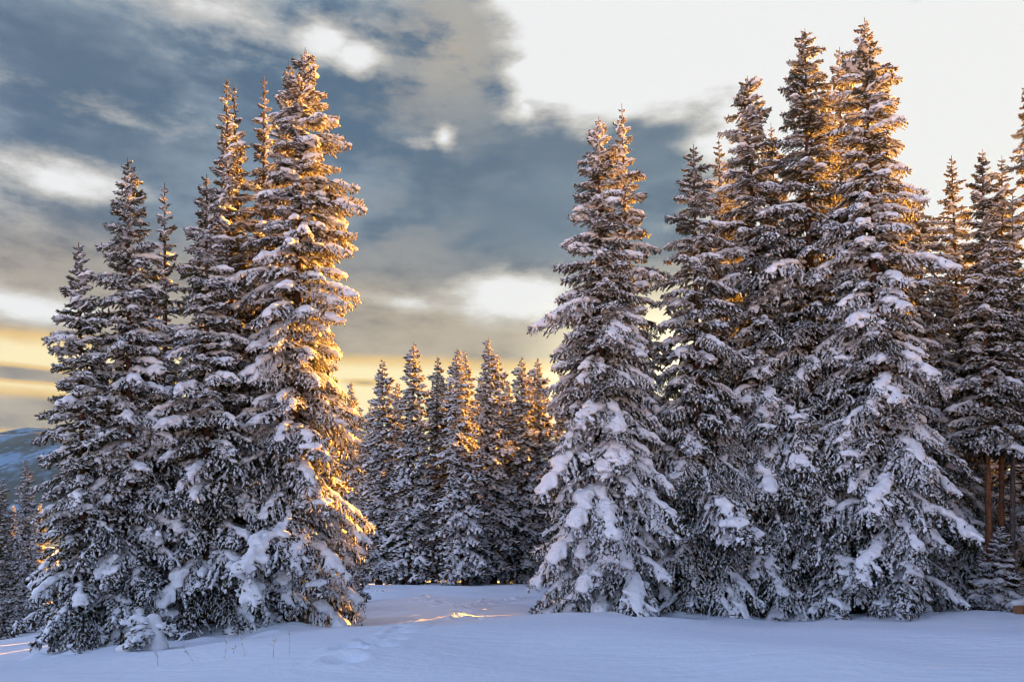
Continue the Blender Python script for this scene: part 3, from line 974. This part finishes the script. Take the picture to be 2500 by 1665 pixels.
for k in range(9):  # hidden row added to block low sun on the far-row trees
    x_ = 5.0 + 1.9 * k
    y_ = 70.5 + 2.2 * (k % 3) + .25 * k
    px_ = CX + F_PX * x_ / (y_ * cP - 3.0 * sP)
    back.append(('distant spruce added for shade, hidden deep behind the right stand', px_, y_, px_ - 6, 1050 - 25 * (k % 3), 'broad', 1.5))
for i, (lb, bx, d, tx, ty, kd, wd) in enumerate(back):
    far_spruce(lb, GB, bx, d, tx, ty, kd, 70 + i, wd)

# ------------------------------------------------------------------ saplings
def set_props(o, label, cat, group=None, kind=None):
    o['label'] = label; o['category'] = cat
    if group: o['group'] = group
    if kind: o['kind'] = kind

e = spruce('spruce_sapling', 'young spruce about as tall as a door at the foot of the bare trunks', 'spruce saplings', 2440, 25.6, 2442, 1285, .85, .6, .72, 70, seed=51, trunk_r=.03, bare=.08)
e['category'] = 'sapling'
e = spruce('spruce_sapling', 'thin young spruce left of the one at the foot of the bare trunks', 'spruce saplings', 2402, 25.9, 2398, 1340, .5, .6, .8, 50, seed=52, trunk_r=.025, bare=.1)
e['category'] = 'sapling'

def blob_mesh(blobs, vox, smooth, mat, name):
    iv, it = ico()
    pv = [iv * np.array(sz) + np.array(p) for p, sz in blobs]
    pt = [it + k * len(iv) for k in range(len(blobs))]
    v, t_ = remeshed(np.concatenate(pv), np.concatenate(pt), vox, smooth)
    return mesh_np(name, v, t_, mat)

p = on_ground(352, 1588)
sap = bpy.data.objects.new('spruce_sapling', None)
sap.location = (p[0], p[1] + .25, gz(p[0], p[1] + .25))
col.objects.link(sap)
set_props(sap, 'tiny sapling buried under a dome of snow in front of the left stand', 'sapling', 'spruce saplings')
rg = np.random.default_rng(8)
bl = [((0, 0, .52), (.17, .16, .17)), ((.09, -.05, .40), (.19, .17, .17)), ((-.10, -.06, .33), (.20, .17, .14)), ((.17, -.08, .22), (.17, .16, .20)),
      ((-.26, -.08, .15), (.20, .18, .13)), ((-.42, -.12, .03), (.20, .17, .10)), ((.20, -.05, .06), (.19, .2, .14)), ((0, .15, .3), (.2, .2, .25)), ((.02, .05, .1), (.25, .2, .2))]
link('snow', blob_mesh(bl, .03, 6, M_SNOW, 'sapling_snow'), sap)['kind'] = 'stuff'
Vt, Tt = tube(np.array([(0, 0, -.1), (.01, 0, .4), (.02, .01, .95)]), [.02, .012, .004], 5)
link('trunk', mesh_np('trunk', Vt, Tt, M_BARK), sap)
for sx_, tp in ((-.05, .92), (-.10, .80)):
    Vt, Tt = tube(np.array([(.0, 0, .55), (sx_ * .6, -.02, .7), (sx_ * 1.4, -.02, tp)]), [.008, .006, .003], 4)
    link('shoot', mesh_np('shoot', Vt, Tt, M_BARK_GREY), sap)
for k in range(11):
    nm, sm, L0, _, _ = BOUGH[('tip', int(rg.integers(2, 5)), k % 2)]
    b = link('bough', nm, sap)
    b.matrix_local = mat_bough(rg.uniform(.08, .5), -R(90) + rg.uniform(-1.7, 1.7), rg.uniform(.36, .56), L0, rg.uniform(-.5, -.05), 0, 0.06)
    sn = link('snow', sm, b); sn['kind'] = 'stuff'

# ------------------------------------------------------------------ dry grass stems in the foreground
mst, t, o = material('dry_stem')
b_ = t.new('ShaderNodeBsdfPrincipled')
tcs = t.new('ShaderNodeTexCoord')
t.l.new(t.mix(t.ss(t.noise(tcs.outputs['Object'], 30, 3), .4, .6), (0.34, 0.27, 0.22, 1), (0.62, 0.58, 0.58, 1)), b_.inputs['Base Color'])
b_.inputs['Roughness'].default_value = .8
t.l.new(b_.outputs[0], o.inputs[0])
stems = [((386, 1625), (382, 1590), 'faint upright dry stem farthest to the left in the foreground snow'),
         ((472, 1614), (444, 1574), 'dry stem leaning far to the left, below the snow-domed sapling'),
         ((545, 1612), (557, 1546), 'tall dry stem leaning right, left one of the crossing-looking pair'),
         ((569, 1598), (575, 1576), 'shortest dry stem standing between two tall leaning ones'),
         ((598, 1605), (585, 1546), 'tall dry stem leaning left, right one of the crossing-looking pair'),
         ((667, 1605), (669, 1551), 'upright dry stem, left one of the pair below the tallest left spruce'),
         ((705, 1601), (708, 1546), 'upright dry stem, right one of the pair below the tallest left spruce')]
for k, (b0, t0, lb) in enumerate(stems):
    g = on_ground(*b0)
    tp = at(t0[0], t0[1], g[1])
    v = tp - g
    rg = np.random.default_rng(200 + k)
    hh = np.linalg.norm(v)
    P = np.array([g * 0 - v * .1, v * .35 + rg.normal(0, .008, 3), v * .7 + rg.normal(0, .008, 3), v])
    st = bpy.data.objects.new('grass_stem', None)
    st.location = g
    col.objects.link(st)
    set_props(st, lb, 'dry stem', 'dry stems sticking out of the foreground snow')
    Vt, Tt = tube(P, [.0048, .0042, .0036, .0025], 5)
    link('stalk', mesh_np('stalk', Vt, Tt, mst), st)
    parts = []
    for q in range(7):
        f = rg.uniform(.5, 1.0)
        c0 = v * f
        dr = np.array([rg.normal(0, 1), rg.normal(0, 1), rg.uniform(.6, 1.6)]); dr /= np.linalg.norm(dr)
        ln_ = rg.uniform(.03, .06)
        parts.append(tube(np.array([c0, c0 + dr * ln_ * .6, c0 + dr * ln_]), [.0025, .0045, .002], 4))
    link('seed_head', mesh_np('seed_head', *merge(parts), mst), st)['kind'] = 'stuff'

# ------------------------------------------------------------------ a snow-covered log by the right edge and a leaning dead stick
mcut, t, o = material('cut_wood')
b_ = t.new('ShaderNodeBsdfPrincipled')
tcs = t.new('ShaderNodeTexCoord')
wv = t.new('ShaderNodeTexWave', wave_type='RINGS', rings_direction='Z')
wv.inputs['Scale'].default_value = 9; wv.inputs['Distortion'].default_value = 2.5
t.l.new(tcs.outputs['Object'], wv.inputs[0])
t.l.new(t.mix(wv.outputs['Fac'], (0.13, 0.05, 0.02, 1), (0.26, 0.11, 0.04, 1)), b_.inputs['Base Color'])
b_.inputs['Roughness'].default_value = .8
t.l.new(b_.outputs[0], o.inputs[0])
g = on_ground(2488, 1505, 22, 40)
lg = bpy.data.objects.new('log', None)
lg.location = (g[0], g[1], gz(g[0], g[1]) + .10)
lg.rotation_euler = (0, 0, R(28))
col.objects.link(lg)
set_props(lg, 'short fallen log with a snow blanket and pale cut end at the right edge', 'log')
Vt, Tt = tube(np.array([(0, 0, 0), (.5, 0, .01), (1.2, .02, 0), (2.0, 0, -.03)]), [.14, .135, .13, .12], 16)
link('bark', mesh_np('bark', Vt, Tt, M_BARK_RED), lg)
an = np.linspace(0, 2 * math.pi, 13)[:-1]
Vt = np.concatenate([[(-.015, 0, 0)], np.stack([np.full(12, -.004), np.cos(an) * .135, np.sin(an) * .135], 1)])
Tt = np.array([(0, 1 + (k + 1) % 12, 1 + k) for k in range(12)])
link('cut_end', mesh_np('cut_end', Vt, Tt, mcut), lg)
rg = np.random.default_rng(3)
bl = [((x, rg.normal(0, .02), .17), (.20, .17, rg.uniform(.08, .13))) for x in np.arange(.1, 2.0, .16)]
link('snow', blob_mesh(bl, .035, 5, M_SNOW, 'log_snow'), lg)['kind'] = 'stuff'

g = on_ground(1662, 1497, 22, 40)
tp = at(1676, 1455, g[1])
db = bpy.data.objects.new('dead_stick', None)
db.location = g
col.objects.link(db)
set_props(db, 'thin dead stick leaning out of the snow right of the broad front spruce', 'stick')
v = tp - g
Vt, Tt = tube(np.array([-v * .2, v * .5 + np.array([.02, 0, 0]), v]), [.022, .018, .010], 6)
link('stem', mesh_np('stem', Vt, Tt, M_BARK), db)
for f, dx_ in ((.45, .32), (.7, -.18), (.62, .22)):
    Vt, Tt = tube(np.array([v * f, v * f + np.array([dx_ * .6, 0, .05]), v * f + np.array([dx_, .05, .03])]), [.009, .007, .003], 4)
    link('twig', mesh_np('twig', Vt, Tt, M_BARK), db)

# a lump of snow fallen onto the clearing and a few knocked-down clods
for k, (px_, py_, sz, lb) in enumerate([(884, 1438, .38, 'rounded snow lump on the clearing beside the foot of the left stand'),
                               (930, 1444, .16, 'small snow clod on the clearing right of the rounded lump'),
                               (1178, 1513, .10, 'small snow clod on the crest right of the footprints')]):
    g = on_ground(px_, py_)
    rg = np.random.default_rng(300 + k)
    bl = [((rg.normal(0, .5) * sz, rg.normal(0, .5) * sz, sz * rg.uniform(.1, .4)), (sz * rg.uniform(.6, 1), sz * rg.uniform(.6, 1), sz * rg.uniform(.4, .7))) for _ in range(5)]
    c_ = link('snow_clod', blob_mesh(bl, max(.02, sz * .12), 4, M_SNOW, 'snow_clod'))
    c_.location = g
    set_props(c_, lb, 'snow clod', 'fallen lumps of snow', 'thing')

# ------------------------------------------------------------------ mountain far off to the left
mm, t, o = material('mountain_forest_snow_haze_blue')
b_ = t.new('ShaderNodeBsdfPrincipled')
tcs = t.new('ShaderNodeTexCoord')
n1 = t.noise(tcs.outputs['Object'], .03, 8, .7)
n2 = t.noise(tcs.outputs['Object'], .0035, 4, .5)
t.l.new(t.mix(t.ss(t.m('MULTIPLY_ADD', n2, .6, t.m('MULTIPLY', n1, .4)), .46, .58), (0.010, 0.032, 0.062, 1), (0.11, 0.24, 0.42, 1)), b_.inputs['Base Color'])  # distance haze put into the blue of forest and snow
b_.inputs['Roughness'].default_value = .95
t.l.new(b_.outputs[0], o.inputs[0])
MD = 2600.0
xs = np.linspace(-2600, -250, 130); ys = np.linspace(1500, 3600, 70)
MX, MY = np.meshgrid(xs, ys)
az_ = np.arctan2(MX, MY)
_, e_l = azel(20, 1034)
azl, _ = azel(20, 1034)
hh = MD / math.cos(azl) * math.tan(e_l)
rgm = np.random.default_rng(12)
prof = np.exp(-((MY - MD - 150 * np.sin(MX / 400)) / 620) ** 2)
side = 1 / (1 + np.exp(-(-MX - 900) / 160))
MZ = -20 + (hh + 22) * prof * side
for k in range(14):
    a_, ph, l = rgm.uniform(0, 6.28), rgm.uniform(0, 6.28), rgm.uniform(90, 700)
    MZ += .016 * l * np.sin((MX * math.cos(a_) + MY * math.sin(a_)) * 6.283 / l + ph) * prof * side
idx = np.arange(MX.size).reshape(MX.shape)
a, b, c, d = idx[:-1, :-1].ravel(), idx[:-1, 1:].ravel(), idx[1:, 1:].ravel(), idx[1:, :-1].ravel()
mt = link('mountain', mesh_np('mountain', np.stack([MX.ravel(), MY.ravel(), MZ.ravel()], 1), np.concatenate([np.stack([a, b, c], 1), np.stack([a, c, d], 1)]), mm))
mt['kind'] = 'structure'

# ------------------------------------------------------------------ blue winter air
#HAZE
zt = float(MZ.max()) + 6.0
hz = bpy.data.meshes.new('haze')
x0, x1, y0, y1, z0, z1 = -4700, 4700, -1000, 4700, -60.0, zt
hz.from_pydata([(x0, y0, z0), (x1, y0, z0), (x1, y1, z0), (x0, y1, z0), (x0, y0, z1), (x1, y0, z1), (x1, y1, z1), (x0, y1, z1)], [],
               [(3, 2, 1, 0), (4, 5, 6, 7), (0, 1, 5, 4), (1, 2, 6, 5), (2, 3, 7, 6), (3, 0, 4, 7)])
mh = bpy.data.materials.new('haze')
mh.use_nodes = True
mh.node_tree.nodes.clear()
oh = mh.node_tree.nodes.new('ShaderNodeOutputMaterial')
pv = mh.node_tree.nodes.new('ShaderNodeVolumePrincipled')
pv.inputs['Color'].default_value = (0.20, 0.46, 1.0, 1)
pv.inputs['Density'].default_value = 0.10 / 2900
pv.inputs['Anisotropy'].default_value = 0.3
mh.node_tree.links.new(pv.outputs[0], oh.inputs['Volume'])
hz.materials.append(mh)
ho = link('haze', hz)
ho['kind'] = 'stuff'; ho['label'] = 'thin blue winter haze between the forest and the far mountain'; ho['category'] = 'haze'
